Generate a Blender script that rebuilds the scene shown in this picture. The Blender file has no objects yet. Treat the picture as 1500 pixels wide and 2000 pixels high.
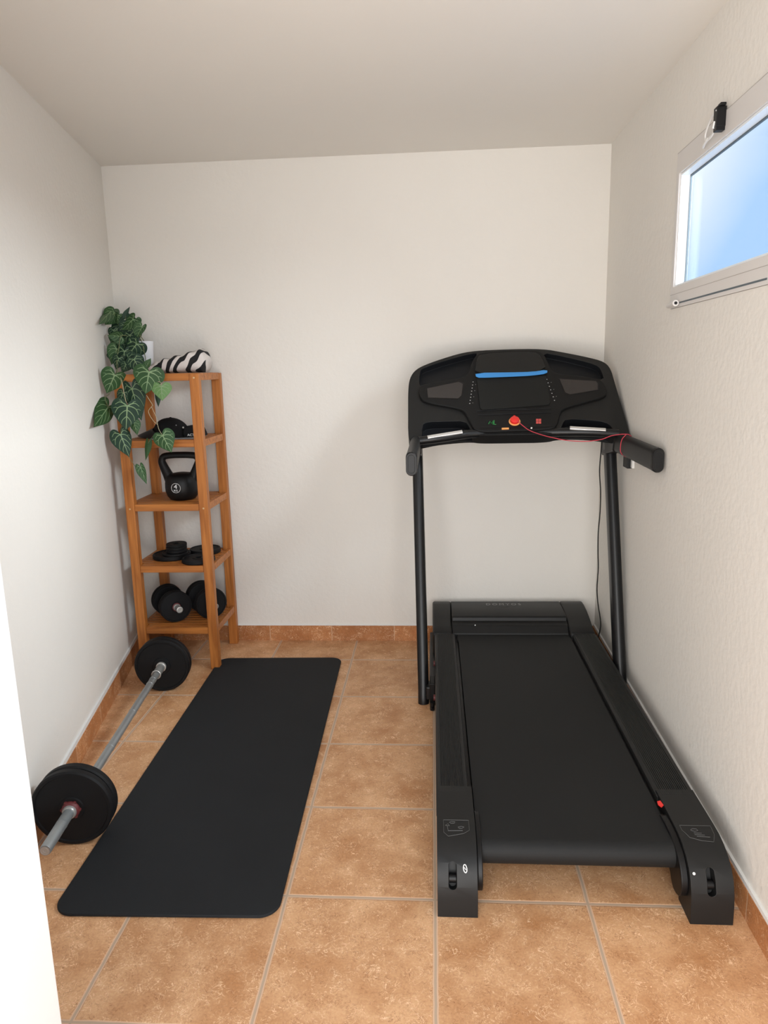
import bpy, bmesh, math, random
from mathutils import Vector as V, Matrix, noise as mnoise
random.seed(4)
S = bpy.context.scene
COL = S.collection

# ------------------------------------------------------------------ camera
FPX, YAW, PITCH, ROLL = 1399.816, -0.070657, -0.197203, -0.023608
CAM = V((0.416022, -1.715105, 1.425066))
FW = V((math.sin(YAW)*math.cos(PITCH), math.cos(YAW)*math.cos(PITCH), math.sin(PITCH)))
R0 = V((math.cos(YAW), -math.sin(YAW), 0)); U0 = R0.cross(FW)
RT = math.cos(ROLL)*R0 + math.sin(ROLL)*U0
UP = -math.sin(ROLL)*R0 + math.cos(ROLL)*U0
cd = bpy.data.cameras.new('camera'); cam = bpy.data.objects.new('camera', cd); COL.objects.link(cam)
cd.sensor_fit = 'VERTICAL'; cd.sensor_height = 36.0; cd.sensor_width = 27.0
cd.lens = FPX*36.0/2000.0; cd.clip_start = 0.02
cam.matrix_world = Matrix(((RT.x, UP.x, -FW.x, CAM.x), (RT.y, UP.y, -FW.y, CAM.y), (RT.z, UP.z, -FW.z, CAM.z), (0, 0, 0, 1)))
S.camera = cam

# ------------------------------------------------------------------ light
S.view_settings.view_transform = 'Standard'; S.view_settings.look = 'None'
S.view_settings.gamma = 1.0; S.view_settings.use_curve_mapping = False
S.view_settings.exposure = 0.25
w = bpy.data.worlds.new('sky'); S.world = w; w.use_nodes = True
nt = w.node_tree; nt.nodes.clear()
out = nt.nodes.new('ShaderNodeOutputWorld'); bg = nt.nodes.new('ShaderNodeBackground')
tc = nt.nodes.new('ShaderNodeTexCoord'); no = nt.nodes.new('ShaderNodeTexNoise')
mp = nt.nodes.new('ShaderNodeMapping'); mp.inputs['Location'].default_value = (1.3, 0.2, 0.75)
no.inputs['Scale'].default_value = 5; no.inputs['Detail'].default_value = 3; no.inputs['Roughness'].default_value = .4
cr = nt.nodes.new('ShaderNodeValToRGB')
cr.color_ramp.elements[0].position = .42; cr.color_ramp.elements[0].color = (1.05, 1.10, 1.18, 1)
cr.color_ramp.elements[1].position = 1.3; cr.color_ramp.elements[1].color = (.50, .76, 1.12, 1)
nt.links.new(tc.outputs['Generated'], mp.inputs['Vector']); nt.links.new(mp.outputs['Vector'], no.inputs['Vector'])
dt = nt.nodes.new('ShaderNodeVectorMath'); dt.operation = 'DOT_PRODUCT'; dt.inputs[1].default_value = (.874, -.259, -.41)
ng = nt.nodes.new('ShaderNodeTexCoord'); nt.links.new(ng.outputs['Generated'], dt.inputs[0])
mr = nt.nodes.new('ShaderNodeMapRange'); mr.inputs[1].default_value = -.07; mr.inputs[2].default_value = .06; nt.links.new(dt.outputs['Value'], mr.inputs[0])
ad = nt.nodes.new('ShaderNodeMath'); ad.operation = 'MULTIPLY_ADD'; nt.links.new(no.outputs['Fac'], ad.inputs[0]); ad.inputs[1].default_value = .7; nt.links.new(mr.outputs[0], ad.inputs[2])
nt.links.new(ad.outputs[0], cr.inputs['Fac']); nt.links.new(cr.outputs['Color'], bg.inputs['Color'])
bg.inputs['Strength'].default_value = .80
nt.links.new(bg.outputs['Background'], out.inputs['Surface'])

def area(name, loc, target, sx, sy, power, col):
    l = bpy.data.lights.new(name, 'AREA'); l.shape = 'RECTANGLE'; l.size = sx; l.size_y = sy; l.energy = power; l.color = col
    o = bpy.data.objects.new(name, l); COL.objects.link(o); o.location = loc
    o.rotation_euler = (V(target)-V(loc)).to_track_quat('-Z', 'Y').to_euler(); return o
area('door_daylight', (0.35, -2.35, 1.35), (0.0, 1.5, 1.35), 2.0, 1.9, 52, (1.0, .955, .89))
area('ground_bounce_fill', (0.1, -1.95, 0.12), (-0.1, 0.6, 2.4), 2.2, 0.8, 36, (1.0, .94, .87))  # added fill lamp brightening the ceiling, stands in for daylight off the ground
area('window_daylight', (2.45, .20, 2.45), (1.24, .33, 1.87), 1.5, 1.0, 185, (.93, .97, 1.0))

# ------------------------------------------------------------------ rays
def ray(u, v): return FW + (u-750)/FPX*RT - (v-1000)/FPX*UP
def hit(u, v, p, n):
    d = ray(u, v); n = V(n); return CAM + d*((V(p)-CAM).dot(n)/d.dot(n))
def at_y(u, v, y): return hit(u, v, (0, y, 0), (0, 1, 0))
def at_z(u, v, z): return hit(u, v, (0, 0, z), (0, 0, 1))
LP = V((-1.17, 1.907, 0)); Ld = V((.242, -1.235, 0)).normalized(); Ln = V((-Ld.y, Ld.x, 0))   # left wall: point, run, inward normal
RP = V((1.248, 1.907, 0)); Rd = V((-.026, -1.95, 0)).normalized(); Rn = V((Rd.y, -Rd.x, 0))
if Ln.x < 0: Ln = -Ln
if Rn.x > 0: Rn = -Rn

# ------------------------------------------------------------------ materials
def mat(name, col=(.5, .5, .5), rough=.5, metal=0., spec=.5, bump=0, bscale=50, bdist=.002, detail=3, var=0, vscale=8):
    m = bpy.data.materials.new(name); m.use_nodes = True; t = m.node_tree; b = t.nodes['Principled BSDF']
    b.inputs['Base Color'].default_value = (*col, 1); b.inputs['Roughness'].default_value = rough
    b.inputs['Metallic'].default_value = metal; b.inputs['Specular IOR Level'].default_value = spec
    co = t.nodes.new('ShaderNodeTexCoord')
    n1 = t.nodes.new('ShaderNodeTexNoise'); n1.inputs['Scale'].default_value = vscale; n1.inputs['Detail'].default_value = 4
    t.links.new(co.outputs['Object'], n1.inputs['Vector'])
    mx = t.nodes.new('ShaderNodeMix'); mx.data_type = 'RGBA'
    mx.inputs[6].default_value = (*[c*(1-var) for c in col], 1); mx.inputs[7].default_value = (*[min(1, c*(1+var)) for c in col], 1)
    t.links.new(n1.outputs['Fac'], mx.inputs[0]); t.links.new(mx.outputs[2], b.inputs['Base Color'])
    if bump:
        n = t.nodes.new('ShaderNodeTexNoise'); n.inputs['Scale'].default_value = bscale; n.inputs['Detail'].default_value = detail
        bp = t.nodes.new('ShaderNodeBump'); bp.inputs['Strength'].default_value = bump; bp.inputs['Distance'].default_value = bdist
        t.links.new(co.outputs['Object'], n.inputs['Vector']); t.links.new(n.outputs['Fac'], bp.inputs['Height']); t.links.new(bp.outputs['Normal'], b.inputs['Normal'])
    return m
M = {}
M['plaster'] = mat('white_plaster', (.80, .77, .72), .9, spec=.2, bump=.42, bscale=48, bdist=.004, detail=5, var=.02, vscale=3)
M['ceiling'] = mat('ceiling_paint', (.79, .765, .72), .9, spec=.2, bump=.15, bscale=30, bdist=.003, var=.02, vscale=2)
M['white_paint'] = mat('white_paint', (.80, .80, .785), .5, var=.01)
M['frame_paint'] = mat('frame_paint', (.70, .675, .655), .5, var=.02)
M['sash_white'] = mat('sash_white', (.86, .90, .93), .35)
M['gasket'] = mat('dark_gasket', (.10, .13, .15), .6)
M['rubber'] = mat('black_rubber', (.005, .0052, .0056), .45, spec=.3, bump=.2, bscale=400, bdist=.0005, var=.2)
M['plate'] = mat('black_plate', (.0065, .0067, .0075), .6, spec=.22, bump=.2, bscale=300, bdist=.0005, var=.2)
M['matmat'] = mat('exercise_mat_foam', (.0120, .0138, .0160), .8, spec=.3, bump=.6, bscale=500, bdist=.0008, var=.15, vscale=6)
M['belt'] = mat('running_belt', (.0088, .0094, .0098), .65, spec=.3, bump=.5, bscale=700, bdist=.0006, var=.12, vscale=5)
M['plastic'] = mat('black_plastic', (.0095, .0097, .0098), .48, spec=.32, bump=.15, bscale=900, bdist=.0003, var=.1)
M['plastic_dark'] = mat('deep_black_plastic', (.004, .004, .0045), .42, spec=.3)
M['recess'] = mat('recess_black', (.006, .007, .009), .5, spec=.3)
M['steel_black'] = mat('black_powder_coat', (.0055, .0058, .0065), .36, spec=.4)
M['rib'] = mat('ribbed_rail_plastic', (.015, .0152, .0150), .55, spec=.35, bump=.2, bscale=300, bdist=.0004, var=.15, vscale=12)
M['panel'] = mat('panel_plastic', (.0065, .0065, .0066), .6, spec=.25)
M['screen'] = mat('dark_sheet', (.010, .0108, .0105), .6, spec=.25)
M['speaker'] = mat('speaker_mesh', (.034, .028, .025), .7, bump=.8, bscale=1200, bdist=.001)
M['blue'] = mat('blue_strip', (.05, .30, .74), .45)
M['icon'] = mat('pale_print', (.55, .55, .55), .5)
M['icon_dim'] = mat('grey_print', (.075, .075, .075), .5)
M['lettering_grey'] = mat('lettering_grey', (.30, .30, .30), .5)
M['green'] = mat('green_print', (.03, .30, .07), .5)
M['red'] = mat('red_plastic', (.80, .03, .025), .35)
M['red_dim'] = mat('red_print', (.62, .09, .08), .5)
M['orange'] = mat('orange_label', (.85, .38, .12), .5)
M['cord'] = mat('red_cord', (.55, .045, .07), .6)
M['cable'] = mat('black_cable', (.01, .01, .01), .5)
M['chrome'] = mat('brushed_silver', (.72, .71, .69), .32, metal=.6)
M['steel'] = mat('grey_steel', (.30, .32, .325), .42, metal=.55, bump=.3, bscale=250, bdist=.0005, var=.12, vscale=30)
M['steel_light'] = mat('light_steel', (.52, .52, .50), .35, metal=.6)
M['collar'] = mat('dark_red_collar', (.12, .02, .022), .5)
M['pot'] = mat('white_ceramic', (.82, .83, .86), .35)
M['soil'] = mat('soil', (.03, .02, .014), .9, bump=1, bscale=150, bdist=.004)
M['stem'] = mat('stem_green', (.12, .14, .06), .6)
M['stem_pale'] = mat('pale_tendril', (.42, .38, .24), .6)
M['cloth_black'] = mat('black_cloth', (.008, .008, .009), .8, spec=.2, bump=.5, bscale=300, bdist=.001)
M['sheet_grey'] = mat('grey_cardboard', (.30, .32, .34), .7)
M['ink'] = mat('white_ink', (.8, .8, .8), .6)
M['screw'] = mat('screw_head', (.62, .45, .25), .4, metal=.3)

def leafmat(name, c1, c2):
    m = mat(name, c1, .5, spec=.25, bump=.3, bscale=90, bdist=.001)
    t = m.node_tree; mx = [n for n in t.nodes if n.type == 'MIX'][0]
    mx.inputs[6].default_value = (*c1, 1); mx.inputs[7].default_value = (*c2, 1)
    [n for n in t.nodes if n.type == 'TEX_NOISE'][0].inputs['Scale'].default_value = 25
    return m
M['leaf'] = leafmat('leaf_green', (.020, .055, .020), (.042, .105, .033))
M['leaf_dark'] = leafmat('leaf_dark_green', (.010, .028, .018), (.024, .060, .034))
M['leaf_light'] = leafmat('leaf_pale_green', (.09, .20, .06), (.15, .27, .10))
M['vein'] = mat('leaf_vein', (.19, .29, .14), .5)

# wood
def wood(name, axis):
    m = bpy.data.materials.new(name); m.use_nodes = True; t = m.node_tree; b = t.nodes['Principled BSDF']
    b.inputs['Roughness'].default_value = .42; b.inputs['Specular IOR Level'].default_value = .35
    co = t.nodes.new('ShaderNodeTexCoord'); mp = t.nodes.new('ShaderNodeMapping')
    s = [60, 60, 60]; s[axis] = 3.5; mp.inputs['Scale'].default_value = s
    n = t.nodes.new('ShaderNodeTexNoise'); n.inputs['Scale'].default_value = 1; n.inputs['Detail'].default_value = 6; n.inputs['Distortion'].default_value = .6
    r = t.nodes.new('ShaderNodeValToRGB'); r.color_ramp.elements[0].position = .25; r.color_ramp.elements[1].position = .8
    r.color_ramp.elements[0].color = (.26, .078, .016, 1); r.color_ramp.elements[1].color = (.60, .225, .052, 1)
    t.links.new(co.outputs['Object'], mp.inputs['Vector']); t.links.new(mp.outputs['Vector'], n.inputs['Vector'])
    t.links.new(n.outputs['Fac'], r.inputs['Fac']); t.links.new(r.outputs['Color'], b.inputs['Base Color'])
    bp = t.nodes.new('ShaderNodeBump'); bp.inputs['Strength'].default_value = .2; bp.inputs['Distance'].default_value = .001
    t.links.new(n.outputs['Fac'], bp.inputs['Height']); t.links.new(bp.outputs['Normal'], b.inputs['Normal'])
    return m
M['wood_z'] = wood('oiled_wood_upright', 2); M['wood_x'] = wood('oiled_wood_across', 0)

# terracotta tile: colour, curly veins, optional grout grid
def tile_mat(name, lo, hi, grid=None, joint=None):
    m = bpy.data.materials.new(name); m.use_nodes = True; t = m.node_tree; b = t.nodes['Principled BSDF']
    N = t.nodes.new; L = t.links.new
    co = N('ShaderNodeTexCoord'); obj = co.outputs['Object']
    def noise(sc, det, dist, vec=obj, rough=.5):
        n = N('ShaderNodeTexNoise'); n.inputs['Scale'].default_value = sc; n.inputs['Detail'].default_value = det
        n.inputs['Distortion'].default_value = dist; n.inputs['Roughness'].default_value = rough; L(vec, n.inputs['Vector']); return n
    def math_(op, a, bb=None):
        n = N('ShaderNodeMath'); n.operation = op
        for i, x in enumerate((a, bb)):
            if x is None: continue
            if isinstance(x, (int, float)): n.inputs[i].default_value = x
            else: L(x, n.inputs[i])
        return n.outputs[0]
    def mix(f, a, bb, bt='MIX'):
        n = N('ShaderNodeMix'); n.data_type = 'RGBA'; n.blend_type = bt
        if isinstance(f, (int, float)): n.inputs[0].default_value = f
        else: L(f, n.inputs[0])
        for i, x in ((6, a), (7, bb)):
            if isinstance(x, tuple): n.inputs[i].default_value = (*x, 1)
            else: L(x, n.inputs[i])
        return n.outputs[2]
    big = noise(7, 5, .3); r = N('ShaderNodeValToRGB'); L(big.outputs['Fac'], r.inputs['Fac'])
    r.color_ramp.elements[0].position = .3; r.color_ramp.elements[1].position = .7
    r.color_ramp.elements[0].color = (*lo, 1); r.color_ramp.elements[1].color = (*hi, 1)
    col = r.outputs['Color']
    # curly streaks: thin iso-lines of a distorted noise
    for sc, dist, wd, c, amt in ((30, 2.4, .016, (.95, .66, .42), .75), (38, 2.8, .018, (.30, .12, .045), .60), (19, 3.0, .009, (.98, .72, .48), .6), (70, 2.0, .03, (.36, .16, .07), .35)):
        n = noise(sc, 2, dist, rough=.55); d = math_('ABSOLUTE', math_('SUBTRACT', n.outputs['Fac'], .5))
        ln = math_('LESS_THAN', d, wd)
        g = noise(sc*.6+3, 2, 0); gate = N('ShaderNodeMapRange'); L(g.outputs['Fac'], gate.inputs[0])
        gate.inputs[1].default_value = .46; gate.inputs[2].default_value = .60
        f = math_('MULTIPLY', math_('MULTIPLY', ln, gate.outputs[0]), amt)
        col = mix(f, col, c)
    fine = noise(160, 3, 0)
    col = mix(.28, col, fine.outputs['Fac'], 'OVERLAY')
    h = noise(60, 4, 1.5).outputs['Fac']
    if grid:
        sx = N('ShaderNodeSeparateXYZ'); L(obj, sx.inputs[0])
        wob = noise(14, 2, 0); wv = math_('MULTIPLY', math_('SUBTRACT', wob.outputs['Fac'], .5), .004)
        ds = []
        for i in (0, 1):
            q = math_('ADD', sx.outputs[i], wv)
            q = math_('DIVIDE', q, grid); fr = math_('SUBTRACT', q, math_('ROUND', q)); ds.append(math_('MULTIPLY', math_('ABSOLUTE', fr), grid))
            # tile tint
        dmin = math_('MINIMUM', ds[0], ds[1])
        fl = N('ShaderNodeVectorMath'); fl.operation = 'SNAP'; L(obj, fl.inputs[0]); fl.inputs[1].default_value = (grid, grid, 10)
        wn = N('ShaderNodeTexWhiteNoise'); L(fl.outputs[0], wn.inputs['Vector'])
        v = N('ShaderNodeMapRange'); L(wn.outputs['Value'], v.inputs[0]); v.inputs[3].default_value = .93; v.inputs[4].default_value = 1.05
        col = mix(1.0, col, v.outputs[0], 'MULTIPLY')
        edge = N('ShaderNodeMapRange'); L(dmin, edge.inputs[0]); edge.inputs[1].default_value = .0056; edge.inputs[2].default_value = .0074; edge.inputs[3].default_value = 1; edge.inputs[4].default_value = 0
        core = N('ShaderNodeMapRange'); L(dmin, core.inputs[0]); core.inputs[1].default_value = .0022; core.inputs[2].default_value = .0040; core.inputs[3].default_value = 1; core.inputs[4].default_value = 0
        col = mix(math_('MULTIPLY', edge.outputs[0], .9), col, (.70, .47, .32)); col = mix(math_('MULTIPLY', core.outputs[0], .8), col, (.43, .335, .25))
        h = math_('SUBTRACT', math_('MULTIPLY', h, .25), math_('MULTIPLY', edge.outputs[0], 1.0))
    if joint:
        ax, per, off = joint
        sx = N('ShaderNodeSeparateXYZ'); L(obj, sx.inputs[0])
        q = math_('DIVIDE', math_('SUBTRACT', sx.outputs[ax], off), per); fr = math_('MULTIPLY', math_('ABSOLUTE', math_('SUBTRACT', q, math_('ROUND', q))), per)
        col = mix(math_('MULTIPLY', math_('LESS_THAN', fr, .0022), .8), col, (.66, .44, .29))
        fl = math_('FLOOR', q); wn = N('ShaderNodeTexWhiteNoise'); wn.noise_dimensions = '1D'; L(fl, wn.inputs['W'])
        v = N('ShaderNodeMapRange'); L(wn.outputs['Value'], v.inputs[0]); v.inputs[3].default_value = .85; v.inputs[4].default_value = 1.1
        col = mix(1.0, col, v.outputs[0], 'MULTIPLY')
    L(col, b.inputs['Base Color']); b.inputs['Roughness'].default_value = .48; b.inputs['Specular IOR Level'].default_value = .35
    bp = N('ShaderNodeBump'); bp.inputs['Strength'].default_value = .5; bp.inputs['Distance'].default_value = .002
    L(h, bp.inputs['Height']); L(bp.outputs['Normal'], b.inputs['Normal'])
    return m
M['floor'] = tile_mat('terracotta_floor_tiles', (.50, .240, .103), (.735, .435, .235), grid=.41)
M['bb_x'] = tile_mat('terracotta_skirting', (.40, .150, .050), (.54, .235, .092), joint=(0, .335, -.47))
M['bb_y'] = tile_mat('terracotta_skirting_side', (.40, .150, .050), (.54, .235, .092), joint=(1, .335, -.044))

# zebra cloth
def zebra():
    m = bpy.data.materials.new('zebra_towelling'); m.use_nodes = True; t = m.node_tree; b = t.nodes['Principled BSDF']; N = t.nodes.new; L = t.links.new
    co = N('ShaderNodeTexCoord'); mp = N('ShaderNodeMapping'); mp.inputs['Rotation'].default_value = (0, math.radians(-52), math.radians(15)); mp.inputs['Scale'].default_value = (1, .6, .45)
    wv = N('ShaderNodeTexWave'); wv.inputs['Scale'].default_value = 10.5; wv.inputs['Distortion'].default_value = 5.5; wv.inputs['Detail'].default_value = 1.2; wv.inputs['Detail Scale'].default_value = 1.3
    r = N('ShaderNodeValToRGB'); r.color_ramp.elements[0].position = .50; r.color_ramp.elements[1].position = .56
    r.color_ramp.elements[0].color = (.68, .63, .60, 1); r.color_ramp.elements[1].color = (.008, .008, .009, 1)
    L(co.outputs['Object'], mp.inputs['Vector']); L(mp.outputs['Vector'], wv.inputs['Vector']); L(wv.outputs['Fac'], r.inputs['Fac']); L(r.outputs['Color'], b.inputs['Base Color'])
    b.inputs['Roughness'].default_value = .9
    n = N('ShaderNodeTexNoise'); n.inputs['Scale'].default_value = 350; bp = N('ShaderNodeBump'); bp.inputs['Strength'].default_value = .6; bp.inputs['Distance'].default_value = .002
    L(co.outputs['Object'], n.inputs['Vector']); L(n.outputs['Fac'], bp.inputs['Height']); L(bp.outputs['Normal'], b.inputs['Normal'])
    return m
M['zebra'] = zebra()
def glass():
    m = bpy.data.materials.new('window_glass'); m.use_nodes = True; t = m.node_tree; t.nodes.clear(); N = t.nodes.new
    o = N('ShaderNodeOutputMaterial'); tr = N('ShaderNodeBsdfTransparent'); gl = N('ShaderNodeBsdfGlossy'); mx = N('ShaderNodeMixShader'); fr = N('ShaderNodeValue')
    gl.inputs['Roughness'].default_value = .03; fr.outputs[0].default_value = .05; tr.inputs['Color'].default_value = (.96, .985, 1, 1)
    t.links.new(fr.outputs[0], mx.inputs[0]); t.links.new(tr.outputs[0], mx.inputs[1]); t.links.new(gl.outputs[0], mx.inputs[2]); t.links.new(mx.outputs[0], o.inputs[0])
    return m
M['glass'] = glass()

# ------------------------------------------------------------------ mesh helpers
ORG = {}
class MB:
    def __init__(s): s.v = []; s.f = []; s.m = []
    def add(s, vs, fs, mi=0):
        k = len(s.v); s.v += [V(p) for p in vs]; s.f += [[k+i for i in f] for f in fs]; s.m += [mi]*len(fs); return s
    def box(s, a, b, mi=0):
        x0, y0, z0 = a; x1, y1, z1 = b
        vs = [(x0, y0, z0), (x1, y0, z0), (x1, y1, z0), (x0, y1, z0), (x0, y0, z1), (x1, y0, z1), (x1, y1, z1), (x0, y1, z1)]
        return s.add(vs, [(0, 3, 2, 1), (4, 5, 6, 7), (0, 1, 5, 4), (1, 2, 6, 5), (2, 3, 7, 6), (3, 0, 4, 7)], mi)
    def obox(s, c, ax, ay, az, mi=0):      # oriented box: centre and three half-axis vectors
        c, ax, ay, az = V(c), V(ax), V(ay), V(az)
        vs = [c+i*ax+j*ay+k*az for k in (-1, 1) for (i, j) in ((-1, -1), (1, -1), (1, 1), (-1, 1))]
        return s.add(vs, [(0, 3, 2, 1), (4, 5, 6, 7), (0, 1, 5, 4), (1, 2, 6, 5), (2, 3, 7, 6), (3, 0, 4, 7)], mi)
    def prism(s, poly, vec, mi=0):
        poly = [V(p) for p in poly]; n = len(poly); vec = V(vec)
        vs = poly+[p+vec for p in poly]
        return s.add(vs, [list(range(n))[::-1], list(range(n, 2*n))]+[(i, (i+1) % n, n+(i+1) % n, n+i) for i in range(n)], mi)
    def sweep(s, prof, pts, xdir=None, mi=0, scale=None, caps=True):
        pts = [V(p) for p in pts]; n = len(prof); rings = []; X = V(xdir) if xdir else None
        for i, p in enumerate(pts):
            t = (pts[min(i+1, len(pts)-1)]-pts[max(i-1, 0)]).normalized()
            if X is None: X = t.orthogonal()
            x = (X-t*X.dot(t)).normalized(); y = t.cross(x); X = x
            k = scale(i/(len(pts)-1)) if scale else 1
            rings.append([p+x*a*k+y*b*k for a, b in prof])
        vs = [q for r in rings for q in r]
        fs = [(j*n+i, j*n+(i+1) % n, (j+1)*n+(i+1) % n, (j+1)*n+i) for j in range(len(pts)-1) for i in range(n)]
        if caps: fs += [list(range(n))[::-1], list(range((len(pts)-1)*n, len(pts)*n))]
        return s.add(vs, fs, mi)
    def tube(s, pts, r, n=12, mi=0, scale=None):
        return s.sweep([(r*math.cos(2*math.pi*i/n), r*math.sin(2*math.pi*i/n)) for i in range(n)], pts, None, mi, scale)
    def lathe(s, prof, o, axis=(0, 0, 1), n=40, mi=0):
        o = V(o); a = V(axis).normalized(); x = a.orthogonal().normalized(); y = a.cross(x); vs = []
        for r, h in prof:
            r = max(r, 1e-5)
            vs += [o+a*h+x*r*math.cos(2*math.pi*i/n)+y*r*math.sin(2*math.pi*i/n) for i in range(n)]
        m = len(prof)
        return s.add(vs, [(j*n+i, j*n+(i+1) % n, (j+1)*n+(i+1) % n, (j+1)*n+i) for j in range(m-1) for i in range(n)], mi)
    def build(s, name, mats, parent=None, bevel=0, seg=3, smooth=True, ang=35, org=None):
        o = V(org) if org is not None else (ORG[parent.name] if parent else V((0, 0, 0)))
        me = bpy.data.meshes.new(name); me.from_pydata([tuple(p-o) for p in s.v], [], s.f)
        mats = mats if isinstance(mats, (list, tuple)) else [mats]
        for m in mats: me.materials.append(M[m] if isinstance(m, str) else m)
        me.polygons.foreach_set('material_index', s.m)
        b = bmesh.new(); b.from_mesh(me); bmesh.ops.remove_doubles(b, verts=b.verts, dist=1e-6); bmesh.ops.recalc_face_normals(b, faces=b.faces); b.to_mesh(me); b.free()
        ob = bpy.data.objects.new(name, me); COL.objects.link(ob)
        if parent: ob.parent = parent; ob.location = o-ORG[parent.name]
        else: ob.location = o
        ORG[ob.name] = o
        if smooth: me.polygons.foreach_set('use_smooth', [True]*len(me.polygons)); me.set_sharp_from_angle(angle=math.radians(ang))
        if bevel:
            md = ob.modifiers.new('bevel', 'BEVEL'); md.width = bevel; md.segments = seg; md.limit_method = 'ANGLE'; md.angle_limit = math.radians(30); md.harden_normals = True
            for e in me.edges: e.use_edge_sharp = False
        return ob
def thing(name, label, cat, loc, group=None):
    o = bpy.data.objects.new(name, None); COL.objects.link(o); o.location = loc; ORG[o.name] = V(loc); o.empty_display_size = .1
    o['label'] = label; o['category'] = cat
    if group: o['group'] = group
    return o
def tag(o, label, cat, group=None):
    o['label'] = label; o['category'] = cat
    if group: o['group'] = group
    return o
def struct(o): o['kind'] = 'structure'; return o
def cut(ob, cutters):
    for cmb in cutters:
        c = cmb.build('cutter', 'recess', smooth=False)
        md = ob.modifiers.new('cut', 'BOOLEAN'); md.operation = 'DIFFERENCE'; md.object = c; md.solver = 'EXACT'
        c.location = ORG[c.name]; bpy.context.view_layer.update()
        dg = bpy.context.evaluated_depsgraph_get(); me = bpy.data.meshes.new_from_object(ob.evaluated_get(dg))
        ob.modifiers.clear(); ob.data = me; bpy.data.objects.remove(c)
    me = ob.data; me.polygons.foreach_set('use_smooth', [True]*len(me.polygons)); me.set_sharp_from_angle(angle=math.radians(35))
    return ob
def chaikin(p, it=2, closed=True):
    for _ in range(it):
        q = []; n = len(p)
        for i in range(n if closed else n-1):
            a, b = p[i], p[(i+1) % n]; q.append(tuple(a[k]*.75+b[k]*.25 for k in range(len(a)))); q.append(tuple(a[k]*.25+b[k]*.75 for k in range(len(a))))
        if not closed: q = [p[0]]+q+[p[-1]]
        p = q
    return p
def spline(pts, n=10):
    pts = [V(p) for p in pts]; P = [pts[0]*2-pts[1]]+pts+[pts[-1]*2-pts[-2]]; o = []
    for i in range(1, len(P)-2):
        for k in range(n):
            t = k/n; o.append(.5*((2*P[i])+(P[i+1]-P[i-1])*t+(2*P[i-1]-5*P[i]+4*P[i+1]-P[i+2])*t*t+(3*P[i]-P[i-1]-3*P[i+1]+P[i+2])*t**3))
    return o+[pts[-1]]
def oval(w, h, r, n=6):        # rounded rectangle profile, full sizes
    o = []
    for cx, cy, a0 in ((w/2-r, h/2-r, 0), (-w/2+r, h/2-r, 90), (-w/2+r, -h/2+r, 180), (w/2-r, -h/2+r, 270)):
        for i in range(n+1):
            a = math.radians(a0+90*i/n); o.append((cx+r*math.cos(a), cy+r*math.sin(a)))
    return o
def text(name, s, size, o, xd, yd, m, parent, ext=.0003, sx=1.0, spacing=1.0):
    c = bpy.data.curves.new('t', 'FONT'); c.body = s; c.size = size; c.extrude = ext; c.align_x = 'CENTER'; c.align_y = 'CENTER'; c.space_character = spacing
    t = bpy.data.objects.new('t', c); COL.objects.link(t); bpy.context.view_layer.update()
    me = bpy.data.meshes.new_from_object(t.evaluated_get(bpy.context.evaluated_depsgraph_get())); bpy.data.objects.remove(t)
    xd, yd = V(xd).normalized(), V(yd).normalized(); zd = xd.cross(yd); pts = []; o = V(o)-ORG[parent.name]
    for v in me.vertices: v.co = o+xd*v.co.x*sx+yd*v.co.y+zd*v.co.z
    me.materials.clear(); me.materials.append(M[m]); me.name = name
    ob = bpy.data.objects.new(name, me); COL.objects.link(ob); ob.parent = parent; ORG[ob.name] = ORG[parent.name]
    return ob
def dup(root, loc, label=None, group=None, rotz=None):
    r = root.copy(); COL.objects.link(r); r.location = loc; ORG[r.name] = V(loc)
    if rotz is not None: r.rotation_euler = (0, 0, rotz)
    if label: r['label'] = label
    if group: r['group'] = group
    for ch in list(root.children):
        c = ch.copy(); COL.objects.link(c); c.parent = r
        for g in list(ch.children):
            d = g.copy(); COL.objects.link(d); d.parent = c
    return r

# ================================================================== ROOM
YF = -.75
def lw(y): return LP + Ld*((y-LP.y)/Ld.y)
def rw(y): return RP + Rd*((y-RP.y)/Rd.y)
def ceil_z(x, y): return 2.414 - (1.907-y)*.019
A = lw(YF); B = rw(YF-.12)
fl = MB(); pl = [V((-1.17, 1.907, 0)), V((1.248, 1.907, 0)), rw(-.87), V((2.2, -.87, 0)), V((2.2, -3.0, 0)), V((-1.6, -3.0, 0)), V((-1.6, -.87, 0)), lw(-.87)]
fl.prism([p-V((0, 0, .06)) for p in pl], (0, 0, .06)); struct(fl.build('floor', 'floor', smooth=False))
ce = MB(); cp_ = [lw(1.907)-Ln*.12+V((0, .12, 0)), V((1.248, 1.907, 0))-Rn*.12+V((0, .12, 0)), rw(-.87)-Rn*.12, lw(-.87)-Ln*.12]
cz = [V((p.x, p.y, ceil_z(p.x, p.y))) for p in cp_]; ce.prism(cz, (0, 0, .1)); struct(ce.build('ceiling', 'ceiling', smooth=False))
wb = MB(); wb.box((-1.30, 1.907, 0), (1.38, 2.03, 2.45)); struct(wb.build('wall_back', 'plaster', smooth=False))
wl = MB(); a, b = lw(1.907), lw(-.87)
wl.prism([a, b, b-Ln*.12, a-Ln*.12], (0, 0, 2.45)); struct(wl.build('wall_left', 'plaster', smooth=False))
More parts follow.
